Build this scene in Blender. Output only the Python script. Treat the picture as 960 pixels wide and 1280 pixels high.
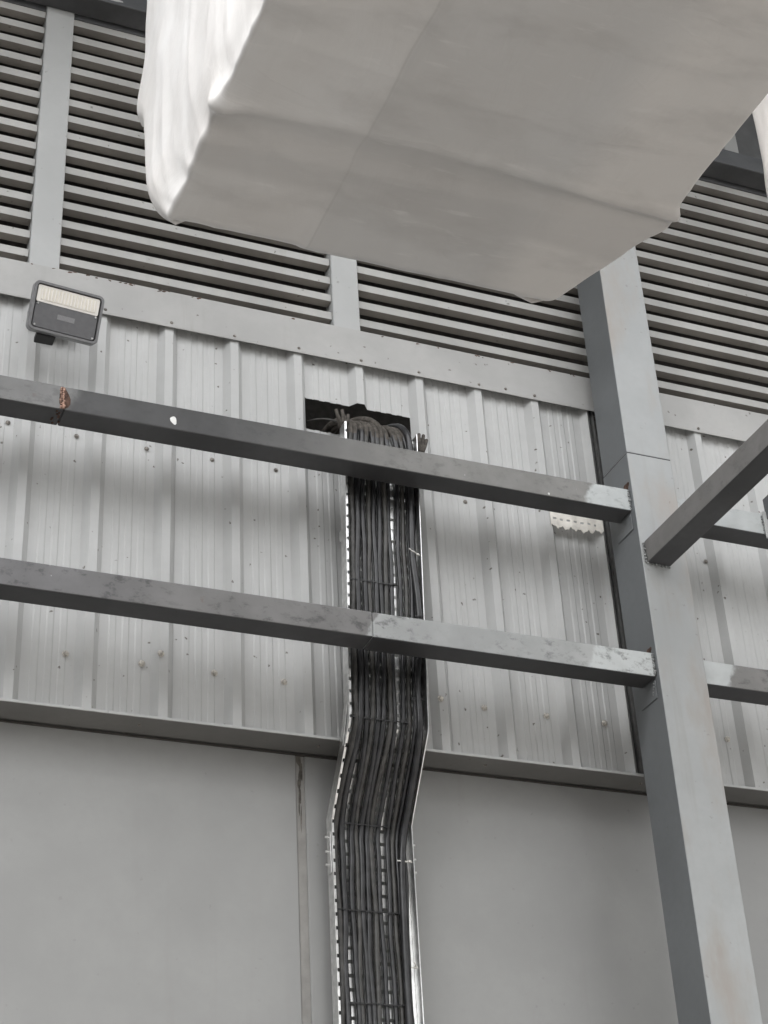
import bpy, bmesh, math, random
from mathutils import Vector, Matrix, noise

for o in list(bpy.data.objects):
    bpy.data.objects.remove(o, do_unlink=True)
SC = bpy.context.scene
COL = SC.collection
R_ = math.radians
EYE = 1.6                                   # camera height; heights below are given above the eye and lifted by Z()
def Z(z): return z + EYE

# ------------------------------------------------------------------ camera
YAW, PITCH, ROLL = R_(23.805), R_(31.434), R_(-3.406)
fw = Vector((math.sin(YAW)*math.cos(PITCH), math.cos(YAW)*math.cos(PITCH), math.sin(PITCH)))
ri = Vector((math.cos(YAW), -math.sin(YAW), 0))
up = ri.cross(fw)
cr = ri*math.cos(ROLL) + up*math.sin(ROLL)
cu = up*math.cos(ROLL) - ri*math.sin(ROLL)
cam = bpy.data.cameras.new('camera')
cam.sensor_fit = 'HORIZONTAL'; cam.sensor_width = 36.0
cam.lens = 2178.5/960*36.0
cam.clip_start = 0.05; cam.clip_end = 2000
camo = bpy.data.objects.new('camera', cam); COL.objects.link(camo)
camo.matrix_world = Matrix(((cr.x, cu.x, -fw.x, 0), (cr.y, cu.y, -fw.y, -5.0), (cr.z, cu.z, -fw.z, EYE), (0, 0, 0, 1)))
SC.camera = camo

# ------------------------------------------------------------------ overcast sky and veiled sun
SUN_EL, SUN_AZ = 65.0, -78.0                 # azimuth: degrees to the right of straight behind the viewer
W = bpy.data.worlds.new('World'); SC.world = W; W.use_nodes = True
nt = W.node_tree; nt.nodes.clear()
sky = nt.nodes.new('ShaderNodeTexSky'); sky.sky_type = 'NISHITA'; sky.sun_disc = False
sky.sun_elevation = R_(SUN_EL); sky.sun_rotation = R_(180 - SUN_AZ)
sky.air_density = 1.0; sky.dust_density = 4.0; sky.ozone_density = 1.0
hs = nt.nodes.new('ShaderNodeHueSaturation'); hs.inputs['Saturation'].default_value = 0.05
bg = nt.nodes.new('ShaderNodeBackground'); bg.inputs['Strength'].default_value = 0.15
wo = nt.nodes.new('ShaderNodeOutputWorld')
nt.links.new(sky.outputs[0], hs.inputs['Color']); nt.links.new(hs.outputs[0], bg.inputs['Color']); nt.links.new(bg.outputs[0], wo.inputs[0])
sl = bpy.data.lights.new('sun', 'SUN'); sl.energy = 0.5; sl.angle = R_(24); sl.color = (1.0, 0.985, 0.965)
so = bpy.data.objects.new('sun', sl); COL.objects.link(so)
a, e = R_(SUN_AZ), R_(SUN_EL)
so.rotation_euler = Vector((-math.sin(a)*math.cos(e), math.cos(a)*math.cos(e), -math.sin(e))).to_track_quat('-Z', 'Y').to_euler()
SC.view_settings.view_transform = 'Standard'; SC.view_settings.look = 'None'
SC.view_settings.gamma = 1.0; SC.view_settings.use_curve_mapping = False
SC.view_settings.exposure = 2.22

# ------------------------------------------------------------------ helpers
def tag(o, label=None, cat=None, group=None, kind=None):
    if label: o['label'] = label
    if cat: o['category'] = cat
    if group: o['group'] = group
    if kind: o['kind'] = kind
    return o
def empty(name, loc=(0, 0, 0)):
    o = bpy.data.objects.new(name, None); o.empty_display_size = 0.1
    COL.objects.link(o); o.location = loc
    return o
def link(name, me, mat=None, parent=None, smooth=False):
    o = bpy.data.objects.new(name, me); COL.objects.link(o)
    if mat is not None and not me.materials: me.materials.append(mat)
    if smooth:
        for p in me.polygons: p.use_smooth = True
    if parent is not None:
        o.parent = parent
        o.matrix_parent_inverse = Matrix.Translation(-Vector(parent.location))
    return o
def mesh(name, verts, faces):
    me = bpy.data.meshes.new(name); me.from_pydata([tuple(v) for v in verts], [], faces); me.update()
    return me
def bm_obj(name, bm, mat, parent=None, smooth=False):
    me = bpy.data.meshes.new(name); bm.normal_update(); bm.to_mesh(me); bm.free()
    return link(name, me, mat, parent, smooth)
def box_bm(a, b, bev=0.0, seg=2, bm=None):
    bm2 = bmesh.new()
    bmesh.ops.create_cube(bm2, size=1.0)
    for v in bm2.verts:
        v.co = Vector([a[i] + (b[i]-a[i])*(v.co[i]+0.5) for i in range(3)])
    if bev > 0:
        bmesh.ops.bevel(bm2, geom=bm2.edges[:], offset=bev, segments=seg, profile=0.6, affect='EDGES')
    return bm2
def box(name, a, b, mat, parent=None, bev=0.0, seg=2):
    return bm_obj(name, box_bm(a, b, bev, seg), mat, parent, False)
def tube_mesh(name, pts, r, seg=8, cap=True):
    """round tube along a polyline; r may be a number or a list"""
    n = len(pts); pts = [Vector(p) for p in pts]
    vs, fs = [], []
    t0 = (pts[1]-pts[0]).normalized()
    nrm = t0.orthogonal().normalized()
    for i in range(n):
        t = (pts[min(i+1, n-1)] - pts[max(i-1, 0)]).normalized()
        nrm = (nrm - t*nrm.dot(t)).normalized(); b = t.cross(nrm)
        rr = r[i] if isinstance(r, (list, tuple)) else r
        for k in range(seg):
            an = 2*math.pi*k/seg
            vs.append(pts[i] + (nrm*math.cos(an) + b*math.sin(an))*rr)
    for i in range(n-1):
        for k in range(seg):
            k2 = (k+1) % seg
            fs.append((i*seg+k, i*seg+k2, (i+1)*seg+k2, (i+1)*seg+k))
    if cap:
        fs.append(tuple(reversed(range(seg)))); fs.append(tuple(range((n-1)*seg, n*seg)))
    return mesh(name, vs, fs)
def spline(ctrl, step=0.02):
    """Catmull-Rom through control points"""
    P = [Vector(p) for p in ctrl]; P = [P[0]*2-P[1]] + P + [P[-1]*2-P[-2]]
    out = []
    for i in range(1, len(P)-2):
        p0, p1, p2, p3 = P[i-1:i+3]
        m = max(2, int((p2-p1).length/step))
        for k in range(m):
            t = k/m
            out.append(0.5*((2*p1) + (p2-p0)*t + (2*p0-5*p1+4*p2-p3)*t*t + (3*p1-p0-3*p2+p3)*t**3))
    out.append(P[-2]); return out

def blob(name, c, rx, rz, mat, parent, ang=0):
    vs, fs = [(c[0], c[1]-.0012, c[2])], []
    for k in range(14):
        an = 2*math.pi*k/14; rr = 1+.12*math.sin(3*an+c[0]*9)
        x, z = rx*math.cos(an)*rr, rz*math.sin(an)*rr
        vs.append((c[0]+x*math.cos(ang)-z*math.sin(ang), c[1]-.0003, c[2]+x*math.sin(ang)+z*math.cos(ang)))
    for k in range(14): fs.append((0, 1+(k+1) % 14, 1+k))
    return link(name, mesh(name, vs, fs), mat, parent)

# ------------------------------------------------------------------ materials
def new_mat(name):
    m = bpy.data.materials.new(name); m.use_nodes = True
    return m, m.node_tree, m.node_tree.nodes['Principled BSDF']
class NB:
    """small node helper"""
    def __init__(s, nt): s.nt = nt
    def n(s, t, **kw):
        nd = s.nt.nodes.new(t)
        for k, v in kw.items(): setattr(nd, k, v)
        return nd
    def l(s, a, b): s.nt.links.new(a, b)
    def pos(s, scale=(1, 1, 1)):
        g = s.n('ShaderNodeNewGeometry'); m = s.n('ShaderNodeMapping'); m.inputs['Scale'].default_value = scale
        s.l(g.outputs['Position'], m.inputs['Vector']); return m.outputs[0]
    def noise(s, vec, scale, detail=4, rough=0.55):
        t = s.n('ShaderNodeTexNoise'); t.inputs['Scale'].default_value = scale
        t.inputs['Detail'].default_value = detail; t.inputs['Roughness'].default_value = rough
        s.l(vec, t.inputs['Vector']); return t.outputs['Fac']
    def ramp(s, fac, p0, p1, v0=0.0, v1=1.0):
        r = s.n('ShaderNodeMapRange'); r.interpolation_type = 'SMOOTHSTEP'
        r.inputs['From Min'].default_value = p0; r.inputs['From Max'].default_value = p1
        r.inputs['To Min'].default_value = v0; r.inputs['To Max'].default_value = v1
        s.l(fac, r.inputs['Value']); return r.outputs[0]
    def math(s, op, a, b):
        m = s.n('ShaderNodeMath', operation=op)
        for i, x in enumerate((a, b)):
            if isinstance(x, (int, float)): m.inputs[i].default_value = x
            else: s.l(x, m.inputs[i])
        return m.outputs[0]
    def mix(s, fac, a, b):
        m = s.n('ShaderNodeMix', data_type='RGBA')
        if isinstance(fac, (int, float)): m.inputs[0].default_value = fac
        else: s.l(fac, m.inputs[0])
        for i, x in ((6, a), (7, b)):
            if isinstance(x, tuple): m.inputs[i].default_value = (*x, 1)
            else: s.l(x, m.inputs[i])
        return m.outputs[2]
    def bump(s, h, strength, dist, bsdf):
        b = s.n('ShaderNodeBump'); b.inputs['Strength'].default_value = strength; b.inputs['Distance'].default_value = dist
        s.l(h, b.inputs['Height']); s.l(b.outputs[0], bsdf.inputs['Normal'])

def painted(name, col, dirt=(0.16, 0.13, 0.10), rough=0.42, streak=0.35, speck=0.6, var=0.10, patch=None, bumpy=0.15, spec=0.4):
    """weathered paint: faint mottling, vertical dirt runs, fly-specks and scuffs"""
    m, nt, b = new_mat(name); q = NB(nt)
    big = q.noise(q.pos(), 2.2, 5); fine = q.noise(q.pos(), 38, 4)
    dark = tuple(c*(1-var*2.2) for c in col); lite = tuple(min(1, c*(1+var)) for c in col)
    c = q.mix(q.ramp(big, .3, .7), dark, lite)
    c = q.mix(q.ramp(fine, .35, .75, 0, .22), c, dark)
    if patch:                                     # (colour, noise scale, lo, hi)
        c = q.mix(q.ramp(q.noise(q.pos(patch[4] if len(patch) > 4 else (1, 1, 1)), patch[1], 5, .6), patch[2], patch[3]), c, patch[0])
    st = q.noise(q.pos((15, 15, 0.7)), 1.0, 4, .55)
    stm = q.noise(q.pos((1, 1, .7)), 1.7, 3)
    f = q.math('MULTIPLY', q.ramp(st, .55, .78, 0, streak), q.ramp(stm, .4, .65))
    c = q.mix(f, c, dirt)
    v = q.n('ShaderNodeTexVoronoi'); v.inputs['Scale'].default_value = 22; v.inputs['Randomness'].default_value = 1
    wob = q.n('ShaderNodeVectorMath', operation='ADD')
    nz = q.n('ShaderNodeTexNoise'); nz.inputs['Scale'].default_value = 60; q.l(q.pos(), nz.inputs['Vector'])
    sc = q.n('ShaderNodeVectorMath', operation='SCALE'); sc.inputs['Scale'].default_value = .02; q.l(nz.outputs['Color'], sc.inputs[0])
    q.l(q.pos(), wob.inputs[0]); q.l(sc.outputs[0], wob.inputs[1]); q.l(wob.outputs[0], v.inputs['Vector'])
    keep = q.ramp(q.noise(q.pos(), 9.0, 2), .50, .54)
    sp = q.math('MULTIPLY', q.ramp(v.outputs['Distance'], .05, .14, speck, 0), keep)
    c = q.mix(sp, c, tuple(x*.55 for x in dirt))
    q.l(c, b.inputs['Base Color'])
    q.l(q.ramp(big, .3, .7, rough-.06, rough+.10), b.inputs['Roughness'])
    b.inputs['Specular IOR Level'].default_value = spec
    if bumpy: q.bump(q.noise(q.pos(), 55, 3), bumpy, .002, b)
    return m

def steel(name, zones, dark=(.045, .045, .046), patchy=.5, rust=.25, rough=.45):
    """primed tube steel along X: zones = [(x_from, colour), ...]; each paint edge is ragged"""
    m, nt, b = new_mat(name); q = NB(nt)
    g = q.n('ShaderNodeNewGeometry'); sx = q.n('ShaderNodeSeparateXYZ'); q.l(g.outputs['Position'], sx.inputs[0])
    nzv = q.noise(q.pos(), 11, 5, .6)
    xw = q.math('ADD', sx.outputs[0], q.math('MULTIPLY', q.math('SUBTRACT', nzv, .5), .10))
    xw = q.math('ADD', xw, q.math('MULTIPLY', sx.outputs[2], -.45))   # brush edge leans
    c = None
    for (x0, z0, col, soft) in zones:
        colv = q.mix(q.ramp(q.noise(q.pos(), 6, 5), .3, .7), tuple(k*.86 for k in col), tuple(min(1, k*1.1) for k in col))
        if c is None: c = colv
        else: c = q.mix(q.ramp(xw, x0 - .45*z0 - soft, x0 - .45*z0 + soft), c, colv)
    # worn-through dark mottling and scuffs
    mo = q.ramp(q.noise(q.pos((1, 1, 1.6)), 21, 7, .7), .50, .66, 0, patchy)
    mk = q.ramp(q.noise(q.pos(), 3.1, 3), .36, .56)
    c = q.mix(q.math('MULTIPLY', mo, mk), c, dark)
    ru = q.ramp(q.noise(q.pos(), 31, 5, .6), .64, .72, 0, rust)
    c = q.mix(q.math('MULTIPLY', ru, q.ramp(q.noise(q.pos(), 2.3, 2), .5, .6)), c, (.14, .065, .035))
    v = q.n('ShaderNodeTexVoronoi'); v.inputs['Scale'].default_value = 26; q.l(q.pos(), v.inputs['Vector'])
    wsp = q.math('MULTIPLY', q.ramp(v.outputs['Distance'], .03, .075, .8, 0), q.ramp(q.noise(q.pos(), 6.3, 2), .62, .66))
    c = q.mix(wsp, c, (.55, .55, .53))
    q.l(c, b.inputs['Base Color'])
    q.l(q.ramp(nzv, .3, .7, rough-.08, rough+.12), b.inputs['Roughness'])
    b.inputs['Specular IOR Level'].default_value = .35
    q.bump(q.noise(q.pos(), 48, 4), .18, .002, b)
    return m

def plain(name, col, rough=.5, metal=0.0, spec=.5, var=.15, scale=30, bump=0.0):
    m, nt, b = new_mat(name); q = NB(nt)
    c = q.mix(q.ramp(q.noise(q.pos(), scale, 4), .3, .7), tuple(k*(1-var) for k in col), tuple(min(1, k*(1+var)) for k in col))
    q.l(c, b.inputs['Base Color'])
    b.inputs['Roughness'].default_value = rough; b.inputs['Metallic'].default_value = metal
    b.inputs['Specular IOR Level'].default_value = spec
    if bump: q.bump(q.noise(q.pos(), scale, 4), bump, .003, b)
    return m

M_CLAD = painted('cladding_paint', (.53, .534, .528), streak=.20, speck=.9, rough=.40, var=.05)
M_FLASH = painted('flashing_paint', (.44, .438, .428), streak=.3, speck=.7, rough=.42, var=.07)
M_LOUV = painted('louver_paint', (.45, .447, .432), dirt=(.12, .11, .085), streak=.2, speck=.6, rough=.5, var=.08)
M_LOUV_DIRT_SHADE = painted('louver_underside_dirt_shade', (.27, .25, .225), dirt=(.10, .08, .06), streak=.2, speck=.6, rough=.7, var=.12)
M_PRIMER_SHADE = painted('dark_primer_shade', (.075, .075, .078), dirt=(.05, .04, .035), streak=.2, speck=.3, rough=.5, var=.2)
M_MULL = painted('mullion_paint', (.46, .468, .465), streak=.2, speck=.35, rough=.45, var=.04)
M_LOWER = painted('lower_panel_paint', (.34, .341, .335), streak=.14, speck=.12, rough=.5, var=.04, bumpy=.05)
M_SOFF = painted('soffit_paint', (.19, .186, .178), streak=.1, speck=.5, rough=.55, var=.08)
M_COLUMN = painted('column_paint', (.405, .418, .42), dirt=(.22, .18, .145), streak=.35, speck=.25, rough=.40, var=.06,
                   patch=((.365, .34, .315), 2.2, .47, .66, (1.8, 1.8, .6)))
M_GIRT_U = steel('upper_girt_steel', [(0, 3.4, (0.196, 0.196, 0.194), .02), (.97, 3.4+EYE, (0.072, 0.072, 0.073), .03), (1.85, 3.4+EYE, (0.231, 0.228, 0.219), .45), (2.93, 3.4+EYE, (0.507, 0.532, 0.532), .012)], patchy=.30)
M_GIRT_L = steel('lower_girt_steel', [(0, 2.7, (0.185, 0.183, 0.187), .02), (1.2, 2.72+EYE, (0.205, 0.202, 0.20), .3), (2.03, 2.72+EYE, (0.416, 0.427, 0.427), .006), (2.86, 2.72+EYE, (0.542, 0.565, 0.565), .008)], patchy=.58)
M_GIRT_R = steel('right_girt_steel', [(0, 2.7, (0.532, 0.555, 0.555), .02), (3.43, 2.72+EYE, (0.231, 0.226, 0.219), .01)], patchy=.5)
M_GIRT_R2 = steel('right_upper_girt_steel', [(0, 2.7, (0.485, 0.507, 0.507), .02)], patchy=.2)
M_BRACE = steel('brace_steel', [(0, 3, (0.219, 0.213, 0.208), .02)], patchy=.3, rust=.5)
M_EAVE = steel('eave_tube_steel', [(0, 5, (0.116, 0.121, 0.128), .02)], patchy=.1, rust=.05)
M_COLSIDE_SHADE = painted('column_side_shade', (.175, .185, .192), dirt=(.12, .10, .085), streak=.3, speck=.25, rough=.45, var=.08)
M_WELD = plain('weld_bead', (.30, .31, .31), .4, .3, .5, .3, 90, .3)
M_RUST = plain('rusty_weld', (.42, .27, .21), .55, .2, .4, .55, 70, .5)
M_RUSTP = plain('rust_stain', (.10, .062, .048), .8, 0, .2, .5, 40, .2)
M_ZINC = plain('galvanised_steel', (.86, .86, .85), .30, 1.0, .5, .12, 45, .05)
M_CABLE = plain('black_cable_sheath', (.026, .026, .028), .30, 0, .6, .5, 25, .1)
M_CABLE2 = plain('dusty_cable_sheath', (.055, .053, .050), .38, 0, .55, .4, 25, .1)
M_CABLED = plain('dust_covered_sheath', (.095, .085, .075), .75, 0, .3, .35, 60, .2)
M_TIE = plain('black_nylon', (.012, .012, .013), .35, 0, .5, .1)
M_TIEW = plain('white_nylon', (.65, .64, .60), .4, 0, .5, .1)
M_SCREW = plain('screw_cap', (.58, .55, .50), .4, .3, .5, .4, 120)
M_SCREWD = plain('dull_screw', (.24, .225, .205), .55, .3, .4, .5, 120)
M_LAMPH = plain('lamp_housing', (.20, .20, .205), .38, .2, .5, .08, 60)
M_LAMPP = plain('lamp_cover', (.125, .125, .13), .42, 0, .5, .06, 60)
M_GASK = plain('lamp_gasket', (.02, .02, .02), .6)
M_LED = plain('led_board', (.80, .76, .68), .5, 0, .4, .04, 20)
M_LEDC = plain('led_reflector', (.85, .82, .77), .3, 0, .6, .03, 20)
M_PLATE = plain('name_plate', (.23, .23, .235), .4, 0, .5, .1, 400)
M_CREAM = plain('cream_strip', (.78, .75, .69), .55, 0, .3, .1, 25)
M_JOINT = plain('joint_filler', (.29, .282, .268), .7, 0, .3, .12, 14)
M_STAIN = plain('joint_stain', (.13, .12, .105), .7, 0, .3, .5, 22)
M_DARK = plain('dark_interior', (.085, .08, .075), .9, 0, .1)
M_GAPP = plain('dark_gap_lining', (.16, .16, .158), .8, 0, .2)
M_WHITE = plain('white_paint_spot', (.75, .75, .73), .5)
M_UPPER = plain('upper_sheet', (.16, .165, .17), .55, 0, .3, .1, 10)

def film_mat():
    m, nt, b = new_mat('white_shrink_film'); q = NB(nt)
    g = q.n('ShaderNodeNewGeometry'); sx = q.n('ShaderNodeSeparateXYZ'); q.l(g.outputs['Position'], sx.inputs[0])
    wob = q.math('MULTIPLY', q.math('SUBTRACT', q.noise(q.pos(), 3.0, 3), .5), .08)
    xw = q.math('ADD', sx.outputs[0], wob); yw = q.math('ADD', sx.outputs[1], wob)
    xs_ = q.math('ADD', sx.outputs[0], q.math('MULTIPLY', q.math('SUBTRACT', q.noise(q.pos(), 2.0, 2), .5), .03))
    c = q.mix(q.ramp(q.noise(q.pos((1, .6, 1)), 1.5, 5, .55), .35, .68), (0.678, 0.674, 0.670), (0.608, 0.589, 0.570))
    # overlapping film layers: lengthwise laps and a cross lap
    c = q.mix(q.ramp(xs_, 1.140, 1.160, .0, .55), c, (0.508, 0.501, 0.493))
    c = q.mix(q.math('MULTIPLY', q.ramp(xs_, 1.1475, 1.149), q.ramp(xs_, 1.1545, 1.152, 0, .18)), c, (0.323, 0.308, 0.296))
    c = q.mix(q.ramp(xw, 1.56, 1.72, .0, .60), c, (0.716, 0.685, 0.654))
    c = q.mix(q.math('MULTIPLY', q.ramp(yw, -2.44, -2.41), q.ramp(yw, -2.20, -2.24, 0, .45)), c, (0.462, 0.447, 0.435))
    # smeared grime and scuffs
    c = q.mix(q.ramp(q.noise(q.pos((1, 2.2, 1)), 2.6, 6, .6), .48, .70, 0, .34), c, (0.385, 0.370, 0.358))
    c = q.mix(q.ramp(q.noise(q.pos((.7, 3.5, 1)), 9, 5, .6), .60, .74, 0, .35), c, (0.731, 0.716, 0.701))
    q.l(c, b.inputs['Base Color']); b.inputs['Roughness'].default_value = .36
    b.inputs['Specular IOR Level'].default_value = .5
    w = q.n('ShaderNodeTexNoise'); w.inputs['Scale'].default_value = 7; w.inputs['Detail'].default_value = 6; w.inputs['Distortion'].default_value = 1.6
    q.l(q.pos((1, .55, .5)), w.inputs['Vector'])
    w2 = q.n('ShaderNodeTexNoise'); w2.inputs['Scale'].default_value = 2.2; w2.inputs['Detail'].default_value = 3; w2.inputs['Distortion'].default_value = 2.5
    q.l(q.pos((.6, 2.2, .6)), w2.inputs['Vector'])
    rg = q.math('ABSOLUTE', q.math('SUBTRACT', w2.outputs['Fac'], .5), 0)
    hgt = q.math('ADD', q.math('MULTIPLY', w.outputs['Fac'], .5), q.ramp(rg, 0, .05, .05, 0))
    q.bump(hgt, .25, .02, b)
    return m
M_FILM = film_mat()
def ground_mat():
    m, nt, b = new_mat('yard_concrete'); q = NB(nt)
    c = q.mix(q.ramp(q.noise(q.pos(), .35, 6), .3, .7), (.165, .156, .145), (.21, .20, .187))
    c = q.mix(q.ramp(q.noise(q.pos(), 60, 3), .45, .7, 0, .3), c, (.11, .105, .10))
    q.l(c, b.inputs['Base Color']); b.inputs['Roughness'].default_value = .9
    return m

# ================================================================== ground
g = link('ground', mesh('ground', [(-300, -300, 0), (300, -300, 0), (300, 300, 0), (-300, 300, 0)], [(0, 1, 2, 3)]), ground_mat())
tag(g, kind='structure', label='pale concrete yard in front of the clad wall')

# ================================================================== factory wall
OVER = 2.2
XL, XR = -5.0, 9.0                                   # extent of the wall that is built
ZB, ZT = Z(2.407), Z(4.02)                           # cladding bottom / hidden top behind flashing
PAN = 0.030                                          # pans lie 30 mm behind the rib crests (y = 0)
RIB0, PITCH_X = 2.389, 0.2515
wall = empty('factory_wall', (1.6, 0, 0))
tag(wall, 'grey ribbed metal factory wall above smooth lower panels', 'wall')

def rib_profile(x0, x1):
    """(x, y) points of the trapezoid sheet from x0 to x1"""
    pts = [(x0, PAN)]
    k0 = int(math.floor((x0-RIB0)/PITCH_X))-1
    for k in range(k0, k0+12):
        c = RIB0 + k*PITCH_X
        seq = [(c-.0375, PAN), (c-.0150, 0.0), (c+.0150, 0.0), (c+.0375, PAN)]
        for i in range(3):                           # minor stiffeners in the pan
            m = c + .0375 + .0445*(i+1)
            h = .0026 if i != 1 else .0032
            seq += [(m-.0135, PAN), (m-.0085, PAN-h), (m+.0085, PAN-h), (m+.0135, PAN)]
        for p in seq:
            if x0+1e-4 < p[0] < x1-1e-4: pts.append(p)
    pts.append((x1, PAN)); return pts
HX0, HX1, HZ0, HZ1 = 1.918, 2.352, Z(3.672), Z(3.812)       # rough opening cut for the cables
def interp(pts, x):
    for (xa, ya), (xb, yb) in zip(pts, pts[1:]):
        if xa <= x <= xb: return ya + (yb-ya)*(x-xa)/max(1e-9, xb-xa)
    return pts[-1][1]
def sheet(x0, x1, dy):
    prof = rib_profile(x0, x1)
    xs = [p[0] for p in prof]
    hole = x0 < HX1 and x1 > HX0
    if hole:
        xs = sorted(set(xs + [h for h in (HX0, HX1) if x0 < h < x1]))
    zs = [ZB, ZT] if not hole else [ZB, HZ0, HZ1, ZT]
    vs = [(x, interp(prof, x)+dy, z) for z in zs for x in xs]
    n = len(xs); fs = []
    for j in range(len(zs)-1):
        for i in range(n-1):
            if hole and j == 1 and HX0-1e-6 <= xs[i] and xs[i+1] <= HX1+1e-6: continue
            fs.append((j*n+i, j*n+i+1, (j+1)*n+i+1, (j+1)*n+i))
    link('cladding_sheet', mesh('cladding_sheet', vs, fs), M_CLAD, wall)
xb = RIB0 + .0395
for j in range(-14, 1):
    x0 = xb + .503*j; x1 = x0 + .503 + .006
    if j == 0: x1 = 3.156
    if x0 < XL: continue
    sheet(x0, x1, 0.0018 if j % 2 else 0.0)
# sheets to the right of the column
for j in range(0, 11):
    x0 = 3.36 + .503*j
    sheet(x0, x0+.509, 0.0018 if j % 2 else 0.0)
# dark slot behind the column
box('gap_lining', (3.10, .09, ZB), (3.40, .12, ZT), M_GAPP, wall)
box('jamb_trim', (3.158, .012, ZB+.004), (3.163, .09, ZT), M_GAPP, wall)

# flashing band, in lengths with lapped joints
FZ0, FZ1 = Z(3.987), Z(4.155)
for i, (x0, x1) in enumerate(((XL, .60), (.598, 2.806), (2.804, 4.6), (4.598, XR))):
    d = -.0015*(i % 2)
    y0 = -.011 + d
    prof = [(y0+.004, FZ0+.001), (y0+.0012, FZ0), (y0, FZ0+.003), (y0, FZ1-.004), (y0+.006, FZ1), (.10, FZ1+.012)]
    vs = [(x, y, z) for x in (x0, x1) for (y, z) in prof]; n = len(prof)
    fs = [(i_, i_+1, n+i_+1, n+i_) for i_ in range(n-1)]
    link('flashing', mesh('flashing', vs, fs), M_FLASH, wall)
# dark closure above pans behind flashing
box('closure_strip', (XL, .034, FZ0+.02), (XR, .05, FZ1-.02), M_GAPP, wall)

# soffit under the cladding, with a drip lip
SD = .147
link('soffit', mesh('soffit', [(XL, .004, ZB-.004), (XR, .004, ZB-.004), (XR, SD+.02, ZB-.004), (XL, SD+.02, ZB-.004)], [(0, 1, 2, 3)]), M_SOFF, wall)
for (x0, x1) in ((XL, 1.2), (1.202, 3.16), (3.30, XR)):
    box('drip_lip', (x0, -.003, ZB-.0055), (x1, .003, ZB+.004), M_CLAD, wall, .001, 1)
# smooth lower wall
for (x0, x1) in ((XL, -.55), (-.546, 1.889), (1.921, 4.30), (4.304, XR)):
    box('lower_panel', (x0, SD, -.3), (x1, SD+.05, ZB-.006), M_LOWER, wall, .003, 1)
box('joint_strip', (1.890, SD+.004, -.3), (1.920, SD+.05, ZB-.006), M_JOINT, wall)
rj = random.Random(8)
for k in range(12):
    zz = 2.385 - .022*k
    blob('stain', (1.904+rj.uniform(-.006, .006), SD+.0042, Z(zz)), rj.uniform(.004, .009)*(1-k*.08), rj.uniform(.02, .04), M_STAIN, wall)
box('backing_sheet', (XL, SD+.052, -.3), (XR, SD+.09, ZB-.006), M_GAPP, wall)
# inner lining: the dark room behind louvers and cable opening
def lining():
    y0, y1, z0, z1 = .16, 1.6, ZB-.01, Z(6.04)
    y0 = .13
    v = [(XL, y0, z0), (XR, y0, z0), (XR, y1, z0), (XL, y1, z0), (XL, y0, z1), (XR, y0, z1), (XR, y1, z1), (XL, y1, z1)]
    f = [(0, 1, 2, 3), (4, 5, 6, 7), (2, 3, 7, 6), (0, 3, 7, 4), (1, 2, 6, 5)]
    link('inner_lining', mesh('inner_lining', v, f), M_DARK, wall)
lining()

# deep roof overhang high above, out of the picture: shades the top of the wall
box('roof_overhang', (XL, -OVER, Z(6.05)), (XR, 1.7, Z(6.25)), M_UPPER, wall)
# unseen block added on the left to cut low sky light
lft = empty('left_sky_blocker', (-7.3, -6, 0)); tag(lft, 'unseen grey block added at the left to cut low sky light', 'light blocker')
box('blocker_wall', (-9.0, -12.0, 0), (-5.6, -.5, Z(4.8)), M_LOWER, lft)
box('blocker_parapet', (-9.05, -12.05, Z(4.802)), (-5.57, -.5, Z(4.92)), M_FLASH, lft)
rgt = empty('right_sky_blocker', (10.0, -6, 0)); tag(rgt, 'unseen grey block added at the right to narrow the sky light', 'light blocker')  # added out of view so less sky light enters from the right
box('blocker_wall', (8.2, -12.0, 0), (12.0, -.5, Z(6.4)), M_LOWER, rgt)
box('blocker_parapet', (8.17, -12.05, Z(6.402)), (12.05, -.5, Z(6.52)), M_FLASH, rgt)
# unseen block added behind the viewer to hold back low frontal sky
opp = empty('rear_sky_blocker', (3, -15, 0)); tag(opp, 'low grey block added unseen behind the viewer to hold back low sky', 'light blocker')
box('blocker_wall', (-12, -18.0, 0), (16, -12.5, Z(2.2)), M_LOWER, opp)
box('blocker_parapet', (-12.05, -18.05, Z(2.202)), (16.05, -12.45, Z(2.35)), M_FLASH, opp)
# screws
def dome_mesh(name, r, h, seg=10):
    vs, fs = [], []
    rings = [(r*1.25, 0), (r*1.25, h*.18), (r, h*.25), (r*.82, h*.75), (r*.4, h)]
    for (rr, hh) in rings:
        for k in range(seg):
            an = 2*math.pi*k/seg; vs.append((rr*math.cos(an), -hh, rr*math.sin(an)))
    for j in range(len(rings)-1):
        for k in range(seg):
            fs.append((j*seg+k, j*seg+(k+1) % seg, (j+1)*seg+(k+1) % seg, (j+1)*seg+k))
    fs.append(tuple(range((len(rings)-1)*seg, len(rings)*seg)))
    return mesh(name, vs, fs)
ME_SCREW = dome_mesh('screw', .0095, .012); ME_SCREW.materials.append(M_SCREW)
ME_SCREWD = dome_mesh('small_screw', .0055, .006); ME_SCREWD.materials.append(M_SCREWD)
rnd = random.Random(4)
for x in (.822, 1.061, 1.315, 1.372, 1.564, 1.81, 2.367+.012, 2.559, 2.805, 3.041, 3.561):
    zz = 2.607 if x != 1.372 else 2.639
    y = 0.0 if abs(((x-RIB0)/PITCH_X) - round((x-RIB0)/PITCH_X))*PITCH_X < .015 else PAN-.004
    o = link('screw', ME_SCREW, None, wall); o.location = Vector((x*1.0, y, Z(zz))); o.rotation_euler = (0, rnd.random()*3, 0)
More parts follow.
